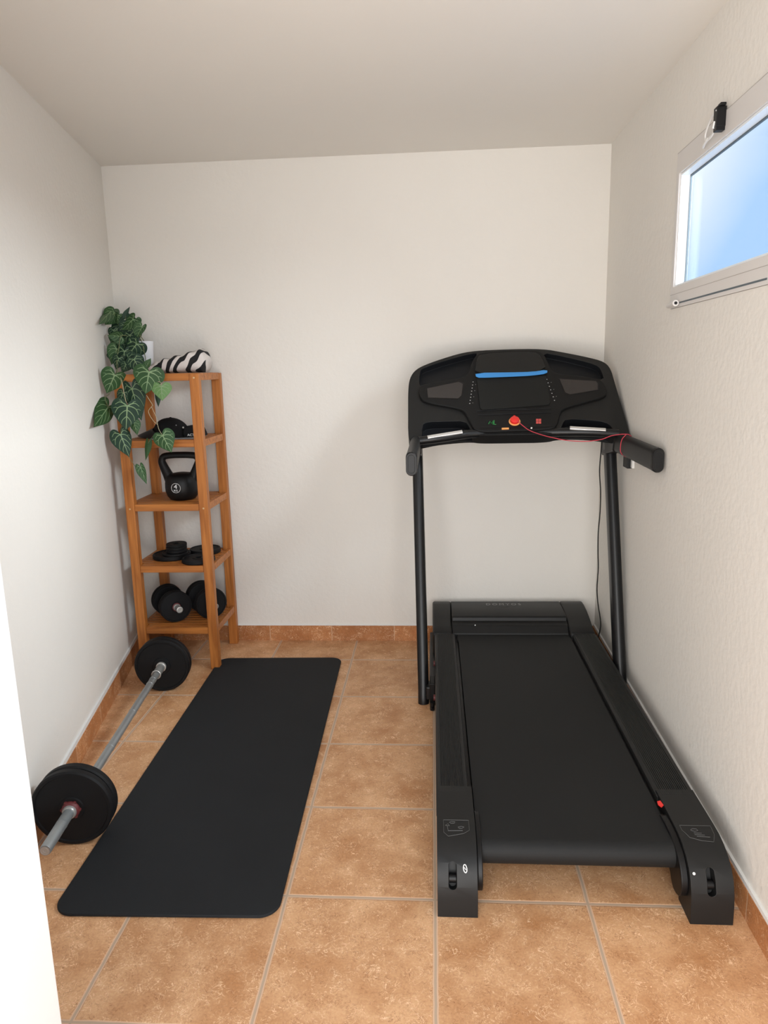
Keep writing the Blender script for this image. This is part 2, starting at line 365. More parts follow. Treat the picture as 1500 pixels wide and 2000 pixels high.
# right wall with the window opening
WY0, WY1, WZ0, WZ1 = -.25, .895, 1.602, 2.098
wr = MB()
def rseg(y0, y1, z0, z1, d0=0, d1=.042, mb=wr, mi=0):
    a, b = rw(y0), rw(y1); mb.prism([p+V((0, 0, z0)) for p in (a-Rn*d0, b-Rn*d0, b-Rn*d1, a-Rn*d1)], (0, 0, z1-z0), mi)
rseg(1.907, WY1, 0, 2.45); rseg(WY0, -.87, 0, 2.45); rseg(WY1, WY0, 0, WZ0); rseg(WY1, WY0, WZ1, 2.45)
struct(wr.build('wall_right', 'plaster', smooth=False))
# front wall stub beside the doorway and the painted door casing
wf = MB(); a, b = lw(YF), lw(-.87); wf.prism([a, V((-.315, YF, 0)), V((-.315, -.87, 0)), b], (0, 0, 2.39)); struct(wf.build('wall_front', 'plaster', smooth=False))
dj = MB(); dj.box((-.315, -.89, 0), (-.255, YF+.0, 2.1)); dj.box((-.256, -.86, 0), (-.217, YF+.012, 2.1)); dj.box((-.33, YF, 0), (-.25, YF+.012, 2.1))
struct(dj.build('trim_1', 'white_paint', bevel=.004))
# baseboards (terracotta strip with a pale plaster bead on top)
def bb(name, p0, p1, nrm, m, h0=.084, h1=.084, bead=.006, d=.010):
    mb = MB(); p0, p1 = V(p0), V(p1)
    def strip(z0a, z1a, z0b, z1b, dd, mi):
        vs = [p0+V((0, 0, z0a)), p1+V((0, 0, z0b)), p1+nrm*dd+V((0, 0, z0b)), p0+nrm*dd+V((0, 0, z0a)), p0+V((0, 0, z1a)), p1+V((0, 0, z1b)), p1+nrm*dd+V((0, 0, z1b)), p0+nrm*dd+V((0, 0, z1a))]
        mb.add(vs, [(0, 3, 2, 1), (4, 5, 6, 7), (0, 1, 5, 4), (1, 2, 6, 5), (2, 3, 7, 6), (3, 0, 4, 7)], mi)
    strip(0, h0, 0, h1, d, 0); strip(h0, h0+bead, h1, h1+bead, d*.8, 1)
    return struct(mb.build(name, [m, 'white_paint'], smooth=False))
bb('baseboard_back', (-1.165, 1.907, 0), (1.245, 1.907, 0), V((0, -1, 0)), 'bb_x', bead=.003)
bb('baseboard_left', lw(1.895), lw(-.75), Ln, 'bb_y', bead=.016)
bb('baseboard_right', rw(1.895), rw(-.75), Rn, 'bb_y', bead=.012)

# ------------------------------------------------------------------ window
win = bpy.data.objects.new('window_1', None); COL.objects.link(win); ORG['window_1'] = rw(.4)+V((0, 0, 1.6)); win.location = ORG['window_1']; win['kind'] = 'structure'
def ring(y0, y1, z0, z1, t, d0, d1, name, m, bevel=.0015, tt=None, tb=None, parent=win):
    mb = MB(); tt = tt or t; tb = tb or t
    rseg(y1, y1-t, z0, z1, d0, d1, mb); rseg(y0+t, y0, z0, z1, d0, d1, mb)
    rseg(y1-t, y0+t, z0, z0+tb, d0, d1, mb); rseg(y1-t, y0+t, z1-tt, z1, d0, d1, mb)
    return mb.build(name, m, parent, smooth=False)
GY0, GY1, GZ0, GZ1 = -.20, .868, 1.672, 2.031
ring(WY0+.001, WY1-.001, WZ0+.001, WZ1-.001, .026, -.004, .040, 'window_frame', 'frame_paint', tt=.066, tb=.069)
ring(GY0+.001, GY1-.001, GZ0+.001, GZ1-.001, .006, .002, .037, 'sash', 'sash_white', bevel=.0005)
ring(GY0+.007, GY1-.007, GZ0+.007, GZ1-.007, .0045, .030, .036, 'gasket', 'gasket', bevel=0)
g = MB(); rseg(GY1-.007, GY0+.007, GZ0+.007, GZ1-.007, .034, .037, g); g.build('glass_pane', 'glass', win, smooth=False)
g = MB(); rseg(.86, .14, 1.6135, 1.6185, -.0046, .0, g); g.build('gap_shade_strip', 'gasket', win, smooth=False)  # dark raised strip stands in for the shaded gap below the sash
g = MB(); rseg(.893, -.2, 1.647, 1.6485, -.0045, .0, g); rseg(.893, -.2, 2.096, 2.0975, -.0045, 0, g); g.build('frame_seam', mat('seam_shadow_paint', (.45, .42, .39), .6), win, smooth=False)
g = MB(); p = rw(.885)+Rn*.012+V((0, 0, 1.612)); q = rw(.79)+Rn*.016+V((0, 0, 1.615)); g.tube([p, q], .0075, 16); g.tube([q-(q-p).normalized()*.035, q], .0105, 16)
hb = g.build('hinge', 'frame_paint', win, bevel=.0015)
g = MB(); g.tube([q-(q-p).normalized()*.002, q+(q-p).normalized()*.0006], .005, 14); g.build('hinge_hole', 'plastic_dark', hb, smooth=False)
# latch and its white strap
ct = thing('window_latch', 'small black window latch with a white looped strap, above the pane on the right wall', 'latch', rw(.49)+V((0, 0, 2.08)))
c0 = rw(.492)+Rn*.016+V((0, 0, 2.083)); g = MB(); dY = Rd
g.obox(c0, dY*.013, Rn*.013, V((0, 0, .026))); g.obox(c0+V((0, 0, .028))+dY*.012, dY*.011, Rn*.008, V((0, 0, .004))); g.obox(c0-V((0, 0, .03)), dY*.012, Rn*.012, V((0, 0, .006)))
g.build('latch_body', 'plastic_dark', ct, bevel=.002)
lp = [c0-dY*.012+V((0, 0, .024))+Rn*.004, c0-dY*.075+V((0, 0, .016)), c0-dY*.108+V((0, 0, -.010)), c0-dY*.100+V((0, 0, -.030)), c0-dY*.055+V((0, 0, -.030)), c0-dY*.012+V((0, 0, -.016))+Rn*.004]
g = MB(); g.sweep(oval(.004, .008, .0018, 3), spline(lp, 6), Rn); g.tube([c0-dY*.150+V((0, 0, -.036))-Rn*.010, c0-dY*.115+V((0, 0, -.038)), c0-dY*.085+V((0, 0, -.030))], .0035, 8)
g.tube([c0-dY*.006+V((0, 0, -.026))+Rn*.014, c0+dY*.002+V((0, 0, -.010))+Rn*.014], .003, 8); g.build('strap', 'white_paint', ct)
g = MB(); g.lathe([(0, 0), (.002, 0), (.002, .001), (0, .0014)], c0+Rn*.013+V((0, 0, .016))+dY*.006, Rn, 10); g.build('screw', 'ink', ct)

# ================================================================== TREADMILL
TM = thing('treadmill', 'large black folding treadmill with red safety cord, standing along the right wall', 'treadmill', (.793, .9, 0))
XL0, XL1, XR0, XR1 = .415, .512, 1.064, 1.175
def yz_prism(mb, prof, x0, x1, mi=0): return mb.prism([V((x0, y, z)) for y, z in prof], (x1-x0, 0, 0), mi)
# belt
mb = MB(); pr_ = []
for i in range(17):
    a = math.radians(90+180*i/16); pr_.append((.045+.036*math.cos(a), .128+.036*math.sin(a)))
pr_ = [(1.60, .164)]+pr_+[(1.60, .092)]
yz_prism(mb, pr_, .526, 1.052); mb.build('running_belt', 'belt', TM, ang=25)
mb = MB(); mb.box((.505, .06, .085), (.5255, 1.6, .150)); mb.box((1.0525, .06, .085), (1.072, 1.6, .150)); mb.box((.47, .25, .05), (1.12, 1.75, .09)); mb.build('deck_frame_and_shade', 'plastic_dark', TM, bevel=.003)  # frame sides, plus a dark box standing in for shade under the deck
# ribbed side rails
def rail(x0, x1):
    mb = MB(); w = x1-x0; top = []; n = 15; g0, g1 = x0+.012, x1-.010
    prof = [(x0, .095), (x0, .170), (x0+.006, .1775)]
    for i in range(n):
        a = g0+(g1-g0)*i/n; b = g0+(g1-g0)*(i+1)/n; m_ = (b-a)
        prof += [(a, .1775), (a+m_*.15, .1802), (a+m_*.55, .1802), (a+m_*.72, .1772)]
    prof += [(x1-.003, .1775), (x1, .172), (x1, .095)]
    mb.prism([V((x, .235, z)) for x, z in prof], (0, 1.30, 0)); return mb.build('side_rail', 'rib', TM, ang=20)
rail(XL0, XL1); rail(XR0, XR1)
# rear feet
FP = [(.262, .180), (.10, .1795), (.06, .1775), (.025, .170), (-.006, .157), (-.030, .139), (-.047, .115), (-.057, .086), (-.061, .055), (-.062, 0.0), (.028, 0.0), (.034, .06), (.06, .085), (.262, .09)]
def fy(z_or_b):  # point on the foot's curved outer profile by parameter 0..1 from y=.10 to the floor
    P = FP[1:10]; L = [0]
    for i in range(1, len(P)): L.append(L[-1]+math.hypot(P[i][0]-P[i-1][0], P[i][1]-P[i-1][1]))
    d = z_or_b*L[-1]
    for i in range(1, len(P)):
        if d <= L[i]:
            t = (d-L[i-1])/(L[i]-L[i-1]); y = P[i-1][0]+t*(P[i][0]-P[i-1][0]); z = P[i-1][1]+t*(P[i][1]-P[i-1][1])
            dy, dz = P[i][0]-P[i-1][0], P[i][1]-P[i-1][1]; k = math.hypot(dy, dz); return V((0, y, z)), V((0, dz/k, -dy/k))
    return V((0, P[-1][0], P[-1][1])), V((0, -1, 0))
for side, (x0, x1) in (('l', (XL0+.001, .522)), ('r', (1.066, XR1-.001))):
    mb = MB(); yz_prism(mb, FP, x0, x1)
    ft = mb.build('rear_foot', 'plastic', TM, ang=25)
    sx = .4565 if side == 'l' else 1.118
    # pill-shaped slot through the curved face
    slot = MB(); a_, na = fy(.50); b_, nb = fy(.70); m_ = (a_+b_)/2; nn = (na+nb).normalized()
    if nn.y > 0: nn = -nn
    tt = (b_-a_).normalized(); hl = (b_-a_).length/2+.006; pts = []
    for i in range(20):
        an = 2*math.pi*i/20; yy = math.sin(an)*.0105 + (hl-.0105)*(1 if math.sin(an) >= 0 else -1); pts.append(V((sx, 0, 0))+m_+V((1, 0, 0))*math.cos(an)*.0105+tt*yy)
    slot.prism([p-nn*.03 for p in pts], nn*.06); cut(ft, [slot])
    md = ft.modifiers.new('bevel', 'BEVEL'); md.width = .005; md.segments = 3; md.limit_method = 'ANGLE'; md.angle_limit = math.radians(40); md.harden_normals = True
    rr = MB(); rr.tube([V((sx-.009, 0, 0))+m_-nn*.017+tt*.01, V((sx+.009, 0, 0))+m_-nn*.017+tt*.01], .012, 20); rr.build('roller', 'plastic_dark', ft)
    lb = MB(); cx = (x0+x1)/2
    def onp(x, s, h=.0012):
        p_, n_ = fy(s)
        if n_.y > 0 or n_.z < 0: n_ = -n_
        return p_+V((x, 0, 0))+n_*h
    # moulded panel outline with a simple line drawing
    if side == 'l':
        ol = [(cx-.034, .02), (cx+.036, .02), (cx+.036, .16), (cx+.02, .20), (cx-.022, .235), (cx-.034, .19)]
        dr = [[(cx-.024, .10), (cx-.022, .17), (cx+.018, .165)], [(cx-.029, .10), (cx-.022, .075), (cx-.018, .105), (cx-.029, .10)], [(cx-.018, .055), (cx-.012, .04), (cx-.002, .045), (cx-.004, .065), (cx-.014, .068), (cx-.018, .055)], [(cx+.006, .12), (cx+.014, .11), (cx+.022, .12), (cx+.016, .14), (cx+.008, .138), (cx+.006, .12)]]
    else:
        ol = [(cx-.040, .03), (cx+.042, .03), (cx+.040, .15), (cx+.030, .235), (cx, .225), (cx-.028, .19), (cx-.040, .10)]
        dr = [[(cx-.016, .09), (cx-.010, .075), (cx, .08), (cx+.002, .10), (cx-.008, .115), (cx-.016, .10), (cx-.016, .09)], [(cx-.012, .135), (cx+.008, .138)], [(cx-.012, .155), (cx+.014, .16)], [(cx-.008, .175), (cx+.026, .182)]]
    for q_, r_ in [(ol+[ol[0]], .0006)]+[(d_, .0008) for d_ in dr]:
        pts = []
        for i in range(len(q_)-1):
            for k in range(6): t_ = k/6; pts.append(onp(q_[i][0]*(1-t_)+q_[i+1][0]*t_, q_[i][1]*(1-t_)+q_[i+1][1]*t_, .0002))
        pts.append(onp(q_[-1][0], q_[-1][1], .0002)); lb.tube(pts, r_, 5)
    lb.build('moulded_diagram', 'icon_dim', ft, smooth=False)
    mk = MB()
    if side == 'l':
        pts = [onp(.4895+.0045*math.cos(a)+.001*math.sin(a), .535+.034*math.sin(a), .0003) for a in [2*math.pi*i/16 for i in range(17)]]; mk.tube(pts, .0013, 6)
        mk.tube([onp(.487, .525, .0003), onp(.4915, .545, .0003)], .001, 5)
    else: mk.lathe([(0, .0), (.0038, 0), (.0034, .0006), (0, .0008)], onp(1.077, .53, .0002), (0, -.7, .7), 12)
    mk.build('white_mark', 'ink', ft, smooth=False)
    # curved inner guard beside the belt
    ig = MB(); x_ = (.5225, .537) if side == 'l' else (1.047, 1.0655)
    gp = [(.17, .172), (.10, .174), (.04, .168), (-.005, .150), (-.032, .120), (-.042, .085), (-.030, .055), (-.005, .040), (.03, .04), (.06, .08), (.17, .10)]
    yz_prism(ig, chaikin(gp, 2), x_[0], x_[1]); ig.build('roller_guard', 'plastic_dark', TM, bevel=.003, ang=30)
st = MB(); c_ = at_z(1290, 1571, .18); st.prism([c_+V(d) for d in ((-.006, .012, 0), (.004, .016, 0), (.007, -.006, 0), (-.002, -.016, 0), (-.008, -.004, 0))], (0, 0, .002)); st.build('sticker', 'red', TM, smooth=False)
# motor hood
mb = MB()
yz_prism(mb, [(1.562, .10), (1.562, .168), (1.592, .200), (1.626, .209), (1.630, .226), (1.640, .232), (1.845, .236), (1.866, .226), (1.872, .20), (1.872, .04), (1.56, .04)], .4995, 1.0525)
mb.build('hood_cover', 'plastic', TM, bevel=.004, ang=30)
cap = [(1.536, .10), (1.536, .176), (1.545, .184), (1.60, .196), (1.66, .214), (1.73, .229), (1.80, .2365), (1.85, .235), (1.868, .224), (1.873, .20), (1.873, .035), (1.54, .035)]
for x0, x1 in ((.405, .4985), (1.0535, 1.170)):
    mb = MB(); yz_prism(mb, cap, x0, x1); mb.build('hood_end_cap', 'plastic', TM, bevel=.010, ang=30)
text('printed_lettering', 'DOMYOS', .036, (.764, 1.797, .2366), (1, 0, .0), (0, 1, .02), 'lettering_grey', TM, sx=.92, spacing=1.45)
mb = MB(); mb.box((.735, 1.768, .2355), (.790, 1.773, .2362)); mb.build('printed_line', 'icon_dim', TM, smooth=False)
mb = MB(); mb.lathe([(0, 0), (.003, 0), (.003, .002), (0, .0025)], at_y(928, 1222, 1.578)+V((0, 0, .002)), (0, -.7, .7), 12); mb.build('indicator_dot', 'ink', TM)
mb = MB(); mb.box((.52, 1.5, .1505), (1.06, 1.561, .16)); mb.build('belt_gap', 'plastic_dark', TM, smooth=False)
# floor base with uprights
mb = MB(); mb.box((.375, 1.155, .022), (1.205, 1.225, .082)); mb.box((.389, 1.16, .02), (.425, 1.9-.06, .072)); mb.box((1.165, 1.16, .02), (1.20, 1.9-.06, .072)); mb.build('base_frame', 'steel_black', TM, bevel=.006)
mb = MB(); mb.box((.3915, 1.150, .0), (.4145, 1.235, .10)); mb.build('base_bracket', 'plastic_dark', TM, bevel=.004)
mb = MB(); mb.tube([V((.402, 1.11, 0)), V((.402, 1.11, .035))], .010, 14); mb.tube([V((.402, 1.11, .015)), V((.402, 1.09, .012))], .005, 10); mb.build('levelling_foot', 'plastic_dark', TM)
for yy in (1.62, 1.32, .98):
    mb = MB(); mb.tube([V((.408, yy, .12)), V((.4155, yy, .12))], .012, 14); mb.build('side_bolt', 'collar', TM)
UPX = ((.364, .341), (1.207, 1.193))
for xb, xt in UPX:
    mb = MB(); mb.sweep(oval(.047, .074, .021, 6), [V((xb, 1.19, .0005)), V((xb, 1.19, .02)), V((xb, 1.205, .05)), V((xt, 1.19+.3*1.27, 1.27))], (1, 0, 0)); mb.build('upright', 'steel_black', TM, bevel=0, ang=40)
# console
TH = math.radians(42); CO = V((.77, 1.33, 1.13)); CB = V((0, math.cos(TH), math.sin(TH))); CN = V((0, -math.sin(TH), math.cos(TH)))
def face(u, v, h=0): return hit(u, v, CO+CN*h, CN)
def fpoly(px, it=1, h=0): return [face(u, v, h) for u, v in (chaikin(px, it) if it else px)]
def fprism(px, h0, h1, name, m, parent, it=1, bevel=0, mb=None, hp=None):
    q_ = mb or MB(); pp = fpoly(px, it, h1 if hp is None else hp)
    q_.prism([p+CN*(h0-(h1 if hp is None else hp)) for p in pp], CN*(h1-h0))
    return q_ if mb is not None or name is None else q_.build(name, m, parent, bevel=bevel, ang=30)
shell = [(797, 857), (797, 800), (797, 762), (800, 738), (812, 721), (838, 709), (890, 692), (925, 685), (990, 682), (1060, 681), (1100, 688), (1150, 698), (1180, 706), (1193, 720), (1200, 745), (1214, 792), (1229, 842), (1226, 851), (1205, 850), (1150, 842), (1092, 842), (1070, 848), (1000, 849), (940, 850), (920, 847), (860, 852), (822, 860), (805, 864)]
mb = MB(); fprism(shell, -.055, 0, None, None, None, it=2, mb=mb)
sh = mb.build('console_shell', ['plastic', 'recess'], TM, ang=30)
cuts = []
for px, dep, it in (([(820, 726), (826, 719), (870, 704), (922, 690), (934, 690), (922, 710), (915, 738), (870, 744), (825, 754), (818, 752)], .030, 1),
                    ([(1058, 688), (1100, 696), (1150, 708), (1170, 716), (1176, 728), (1180, 742), (1150, 738), (1080, 732), (1072, 712)], .030, 1),
                    ([(824, 831), (834, 824), (870, 823), (908, 822), (918, 836), (926, 860), (880, 862), (824, 868)], .045, 1),
                    ([(1098, 828), (1106, 818), (1150, 820), (1182, 824), (1196, 834), (1202, 849), (1150, 851), (1090, 854)], .045, 1)):
    c = MB(); fprism(px, -dep, .02, None, None, None, it=it, mb=c, hp=0); cuts.append(c)
cut(sh, cuts)
md = sh.modifiers.new('bevel', 'BEVEL'); md.width = .006; md.segments = 3; md.limit_method = 'ANGLE'; md.angle_limit = math.radians(40)
mb = MB(); fprism([(860, 735), (1130, 735), (1120, 830), (880, 835)], -.11, -.054, None, None, None, it=1, mb=mb, hp=0); mb.build('console_back', 'plastic_dark', TM, bevel=.01)
pan = [(928, 694), (942, 687), (1000, 684), (1048, 683), (1062, 690), (1070, 706), (1078, 728), (1120, 732), (1164, 738), (1179, 746), (1186, 762), (1184, 774), (1150, 783), (1104, 796), (1094, 806), (1090, 826), (1082, 838), (1000, 841), (942, 843), (926, 839), (918, 824), (908, 804), (896, 797), (832, 786), (820, 776), (817, 760), (824, 750), (860, 743), (912, 736), (920, 712)]
fp_ = fprism(pan, -.035, .012, 'console_panel', 'panel', TM, it=2, bevel=.005)
for px in ([(831, 758), (897, 743), (906, 748), (903, 773), (896, 780), (833, 778)], [(1090, 738), (1166, 743), (1170, 748), (1170, 762), (1112, 772), (1102, 768)]):
    q_ = fprism(px, .008, .0124, 'speaker_surround', 'plastic_dark', fp_, it=0)
    cx_ = sum(p[0] for p in px)/6; cy_ = sum(p[1] for p in px)/6
    fprism([(cx_+(a-cx_)*.93, cy_+(b-cy_)*.88) for a, b in px], .009, .0132, 'speaker_grille', 'speaker', TM, it=0)
fprism([(931, 700), (940, 691), (1000, 687), (1044, 687), (1056, 694), (1069, 724), (1000, 727), (927, 731)], .0125, .020, 'book_rest', 'plastic', TM, it=1, bevel=.003)
fprism([(928, 728), (1000, 727), (1040, 726), (1069, 721.5), (1069, 729), (1040, 733), (1000, 735), (950, 737), (930, 737)], .0205, .0235, 'blue_strip', 'blue', TM, it=1, bevel=.001)
fprism([(931, 740), (936, 737), (1062, 733), (1067, 736), (1075, 786), (1072, 790), (1010, 795), (942, 800), (938, 797)], .0125, .0165, 'control_display', 'screen', TM, it=0, bevel=.0015)
mb = MB()
for px in ([(931, 802), (976, 799), (982, 797), (1026, 797), (1030, 799), (1076, 796), (1076, 798), (1028, 801), (980, 801), (931, 804)], [(934, 809), (1076, 804), (1076, 806), (934, 811.5)]):
    fprism(px, .0122, .0136, None, None, None, it=0, mb=mb)
mb.build('ledge_slot', 'recess', fp_, smooth=False)
# pale key dots printed down both sides
for (u0, v0, u1, v1, n_, r_) in ((924, 746, 917.5, 788, 8, .0024), (1068, 741, 1083, 782, 7, .0024)):
    mb = MB()
    for i in range(n_):
        t_ = i/(n_-1); p_ = face(u0+(u1-u0)*t_, v0+(v1-v0)*t_, .0122); mb.lathe([(0, 0), (r_, 0), (r_, .0006), (0, .0007)], p_, CN, 8)
        if i % 2: p_ = face(u0+(u1-u0)*t_+6, v0+(v1-v0)*t_-1, .0122); mb.lathe([(0, 0), (r_*.5, 0), (r_*.5, .0006), (0, .0007)], p_, CN, 6)
    mb.build('key_legend', 'icon', fp_, smooth=False)
mb = MB()
for q_ in ([(954, 828), (957, 823), (960, 827), (963, 822), (963, 829)], [(965, 821), (965, 829), (969, 829)]): mb.tube([face(u, v, .0126) for u, v in q_], .0016, 5)
mb.build('start_symbol', 'green', fp_, smooth=False)
mb = MB()
for i in (0, 1):
    for j in (0, 1): u, v = 1047+i*5.3, 818+j*5; fprism([(u, v), (u+4.6, v), (u+4.6, v+4.3), (u, v+4.3)], .0122, .013, None, None, None, it=0, mb=mb)
mb.build('stop_symbol', 'red_dim', fp_, smooth=False)
fprism([(980, 835.5), (994, 835), (994, 838.5), (980, 839)], .0122, .0132, 'orange_label', 'orange', fp_, it=0)
fprism([(937, 833), (1083, 830), (1084, 833), (937, 836.5)], .0122, .0128, 'edge_line', 'plastic_dark', fp_, it=0)
kc = face(1005, 823.5, .012); mb = MB(); mb.lathe([(0, 0), (.0245, 0), (.0245, .002), (.021, .004), (0, .004)], kc, CN, 28); kk = mb.build('safety_key_ring', 'orange', TM)
mb = MB(); mb.lathe([(0, .004), (.0195, .004), (.019, .014), (.014, .017), (0, .0175)], kc, CN, 28); mb.obox(kc+CB*.020+CN*.008, V((.004, 0, 0)), CB*.005, CN*.004); mb.build('safety_key', 'red', TM)
# hand rail across the console, its two metal sensors
bar = spline([face(818, 861, .004), face(860, 856, .004), face(915, 848, -.008), face(960, 846.5, -.016), face(1000, 846, -.016), face(1050, 845, -.016), face(1095, 844, -.008), face(1150, 844, .004), face(1208, 847, .004)], 8)
mb = MB(); mb.tube(bar, .0185, 18); mb.build('cross_grip', 'steel_black', TM)
for px in ([(835, 853.5), (868, 848), (903, 842.5)], [(1113, 835), (1150, 837), (1183, 839)]):
    pts = spline([face(u, v+1, .0195) for u, v in px], 6); mb = MB(); mb.sweep(oval(.018, .010, .0048, 4), pts, CB); mb.build('pulse_sensor', 'chrome', TM, bevel=.001)
# handlebars toward the user
for xs, xe in ((.342, .3375), (1.196, 1.206)):
    mb = MB(); prof = oval(.040, .086, .0195, 6)
    pts = [V((xs, 1.53, 1.10)), V((xs, 1.36, 1.098)), V((xe, .885, 1.087))]
    mb.sweep(prof, pts, (1, 0, 0)); hb_ = mb.build('handlebar', 'plastic', TM, ang=40)
    mb = MB(); mb.sweep(prof, [V((xe, .8845, 1.087)), V((xe, .853, 1.086)), V((xe, .848, 1.086))], (1, 0, 0), scale=lambda t: 1.02 if t < .9 else .93); ec = mb.build('end_cap', 'plastic_dark', hb_, ang=40)
    mb = MB(); rp = [V((xe+a*.72, .8475, 1.086+b*.82)) for a, b in [(p[1]*.040/.086*1.0, 0) for p in []]]
    op = oval(.024, .066, .0115, 6); pts = [V((xe+a, .8475, 1.086+b)) for a, b in op]; mb.tube(pts+[pts[0]], .0011, 6); mb.build('cap_ridge', 'rib', ec, smooth=True)
    mb = MB(); mb.prism([V((xs-.024, 1.36, 1.06)), V((xs-.024, 1.56, 1.02)), V((xs-.024, 1.60, 1.26)), V((xs-.024, 1.40, 1.165)), V((xs-.024, 1.345, 1.12))], (.048, 0, 0)); mb.build('corner_bracket', 'plastic_dark', TM, bevel=.006)
# red safety cord
k0 = face(1010, 822, .03)
cp = [k0, face(1022, 832, .022), face(1035, 841, .02), at_y(1060, 850, 1.30), at_y(1085, 856, 1.27), at_y(1110, 860.5, 1.25), at_y(1145, 862, 1.24), at_y(1175, 858, 1.22), at_y(1200, 849, 1.21), V((1.196, 1.225, 1.1445)), V((1.2165, 1.23, 1.125)), V((1.218, 1.235, 1.10)), V((1.2135, 1.24, 1.062)), V((1.197, 1.24, 1.0515)), V((1.1755, 1.24, 1.070)), V((1.1725, 1.235, 1.10)), V((1.176, 1.23, 1.125)), V((1.19, 1.225, 1.144))]
cp = cp[:8]+[at_y(1197, 850.5, 1.225)]+cp[9:]
mb = MB(); mb.tube(spline(cp, 8), .0017, 7); cc = mb.build('safety_cord', 'cord', TM)
mb = MB(); mb.lathe([(0, -.004), (.003, -.003), (.004, 0), (.003, .003), (0, .004)], face(1038, 836, .02), (1, 0, 0), 10); mb.build('cord_bead', 'ink', cc)
# power cable
cb_ = [(1176, 852, 1.50), (1174, 880, 1.52), (1171, 920, 1.55), (1173, 960, 1.57), (1172, 1000, 1.60), (1168.5, 1040, 1.62), (1168, 1080, 1.64), (1168.5, 1110, 1.66), (1166, 1150, 1.68), (1168, 1180, 1.70), (1172, 1205, 1.71), (1173, 1222, 1.71), (1169, 1242, 1.71), (1160, 1262, 1.70)]
mb = MB(); mb.tube(spline([at_y(*c) for c in cb_], 5), .0028, 8); mb.build('power_cable', 'cable', TM)
# wall socket under the right handlebar
pc_ = rw(1.325); sk = thing('wall_plug', 'small black plug on the right wall just below the treadmill handlebar', 'plug', pc_+V((0, 0, 1.02)))
mb = MB(); mb.obox(pc_+Rn*.012+V((0, 0, 1.022)), Rd*.034, Rn*.012, V((0, 0, .026))); mb.build('plug_body', 'plastic_dark', sk, bevel=.003)
mb = MB(); mb.obox(pc_+Rd*.047+Rn*.005+V((0, 0, 1.022)), Rd*.012, Rn*.005, V((0, 0, .022))); mb.build('socket_plate', 'white_paint', sk, bevel=.002)

# ================================================================== MAT
mt = MB(); c_ = V((-.338, .773, 0)); ang = math.radians(1.4); W, Ln_, r_ = .618, 1.735, .055
op = []
for cx, cy, a0 in ((W/2-r_, Ln_/2-r_, 0), (-W/2+r_, Ln_/2-r_, 90), (-W/2+r_, -Ln_/2+r_, 180), (W/2-r_, -Ln_/2+r_, 270)):
    for i in range(13):
        a = math.radians(a0+90*i/12); op.append((cx+r_*math.cos(a), cy+r_*math.sin(a)))
mt.prism([V((x*math.cos(ang)-y*math.sin(ang)+c_.x, x*math.sin(ang)+y*math.cos(ang)+c_.y, .0005)) for x, y in op], (0, 0, .0095))
tag(mt.build('exercise_mat', 'matmat', bevel=.003, org=c_), 'long dark charcoal exercise mat with rounded corners lying flat on the tiles', 'exercise mat')

# ================================================================== BARBELL
def plate_prof(r, t, hub=.3, rim=.9):
    return [(.014, -t/2), (.014, t/2*.9), (r*hub*.62, t/2*.9), (r*hub*.66, t/2), (r*hub, t/2), (r*hub*1.06, t/2*.72), (r*(rim-.02), t/2*.72), (r*rim, t/2*1.0), (r*.965, t/2), (r, t/2*.6), (r, -t/2*.6), (r*.965, -t/2), (r*rim, -t/2), (r*(rim-.02), -t/2*.72), (r*hub*1.06, -t/2*.72), (r*hub, -t/2), (.014, -t/2)]
b0 = V((-.690, .015, .127)); bd = (V((-.829, 1.30, .127))-V((-.703, .20, .127))); bd.z = 0; bd.normalize()
BB = thing('barbell', 'long grey steel barbell with black weight plates lying beside the left wall', 'barbell', (-.77, .75, 0))
P_ = lambda s: V((-.703, .205, .1235)) + bd*s
mb = MB(); mb.tube([P_(.03), P_(1.36)], .0142, 24)
for s_ in (.35, .62, .87, .92): mb.lathe([(.0142, -.003), (.0152, -.002), (.0152, .002), (.0142, .003)], P_(s_), bd, 24)
mb.build('bar', 'steel', BB)
mb = MB(); mb.tube([P_(-.207), P_(-.204), P_(.03)], .0165, 24, scale=lambda t: .93 if t == 0 else 1); mb.lathe([(.0165, -.09), (.0172, -.09), (.0172, -.088), (.0165, -.088)], P_(0), bd, 24)
sl = mb.build('sleeve', 'steel', BB)
mb = MB(); mb.lathe([(0, 0), (.005, 0), (.005, .001), (.009, .001), (.009, 0), (.0115, 0), (.0115, .0008), (.0135, .0008)], P_(-.2075), bd*-1, 20); mb.build('sleeve_end', 'steel_light', sl)
mb = MB(); mb.tube([P_(.98), P_(1.068)], .0185, 24); mb.lathe([(.0185, 0), (.021, .001), (.021, .007), (.0185, .008)], P_(.972), bd, 24); mb.lathe([(.0185, 0), (.0225, .001), (.0225, .012), (.0185, .013)], P_(1.054), bd, 24); mb.build('sleeve', 'steel_light', BB)
mb = MB(); mb.tube([P_(1.09), P_(1.30)], .0165, 20); mb.build('sleeve', 'steel', BB)
for s_, r_ in ((.0, .1235), (.034, .123), (1.083, .1235), (1.115, .123)):
    mb = MB(); mb.lathe(plate_prof(r_, .029), P_(s_)-V((0, 0, .1235-r_)), bd*-1, 72); mb.build('weight_plate', 'plate', BB, ang=30)
mb = MB(); mb.lathe([(.0168, .012), (.027, .012), (.028, .016), (.026, .022), (.021, .026), (.0168, .026)], P_(0), bd*-1, 24)
for i in range(6):
    a = 2*math.pi*i/6; x_ = bd.cross(V((0, 0, 1))); mb.lathe([(0, .012), (.0055, .012), (.0055, .020), (0, .021)], P_(0)+x_*.026*math.cos(a)+V((0, 0, .026*math.sin(a))), bd*-1, 8)
mb.build('collar', 'collar', BB)
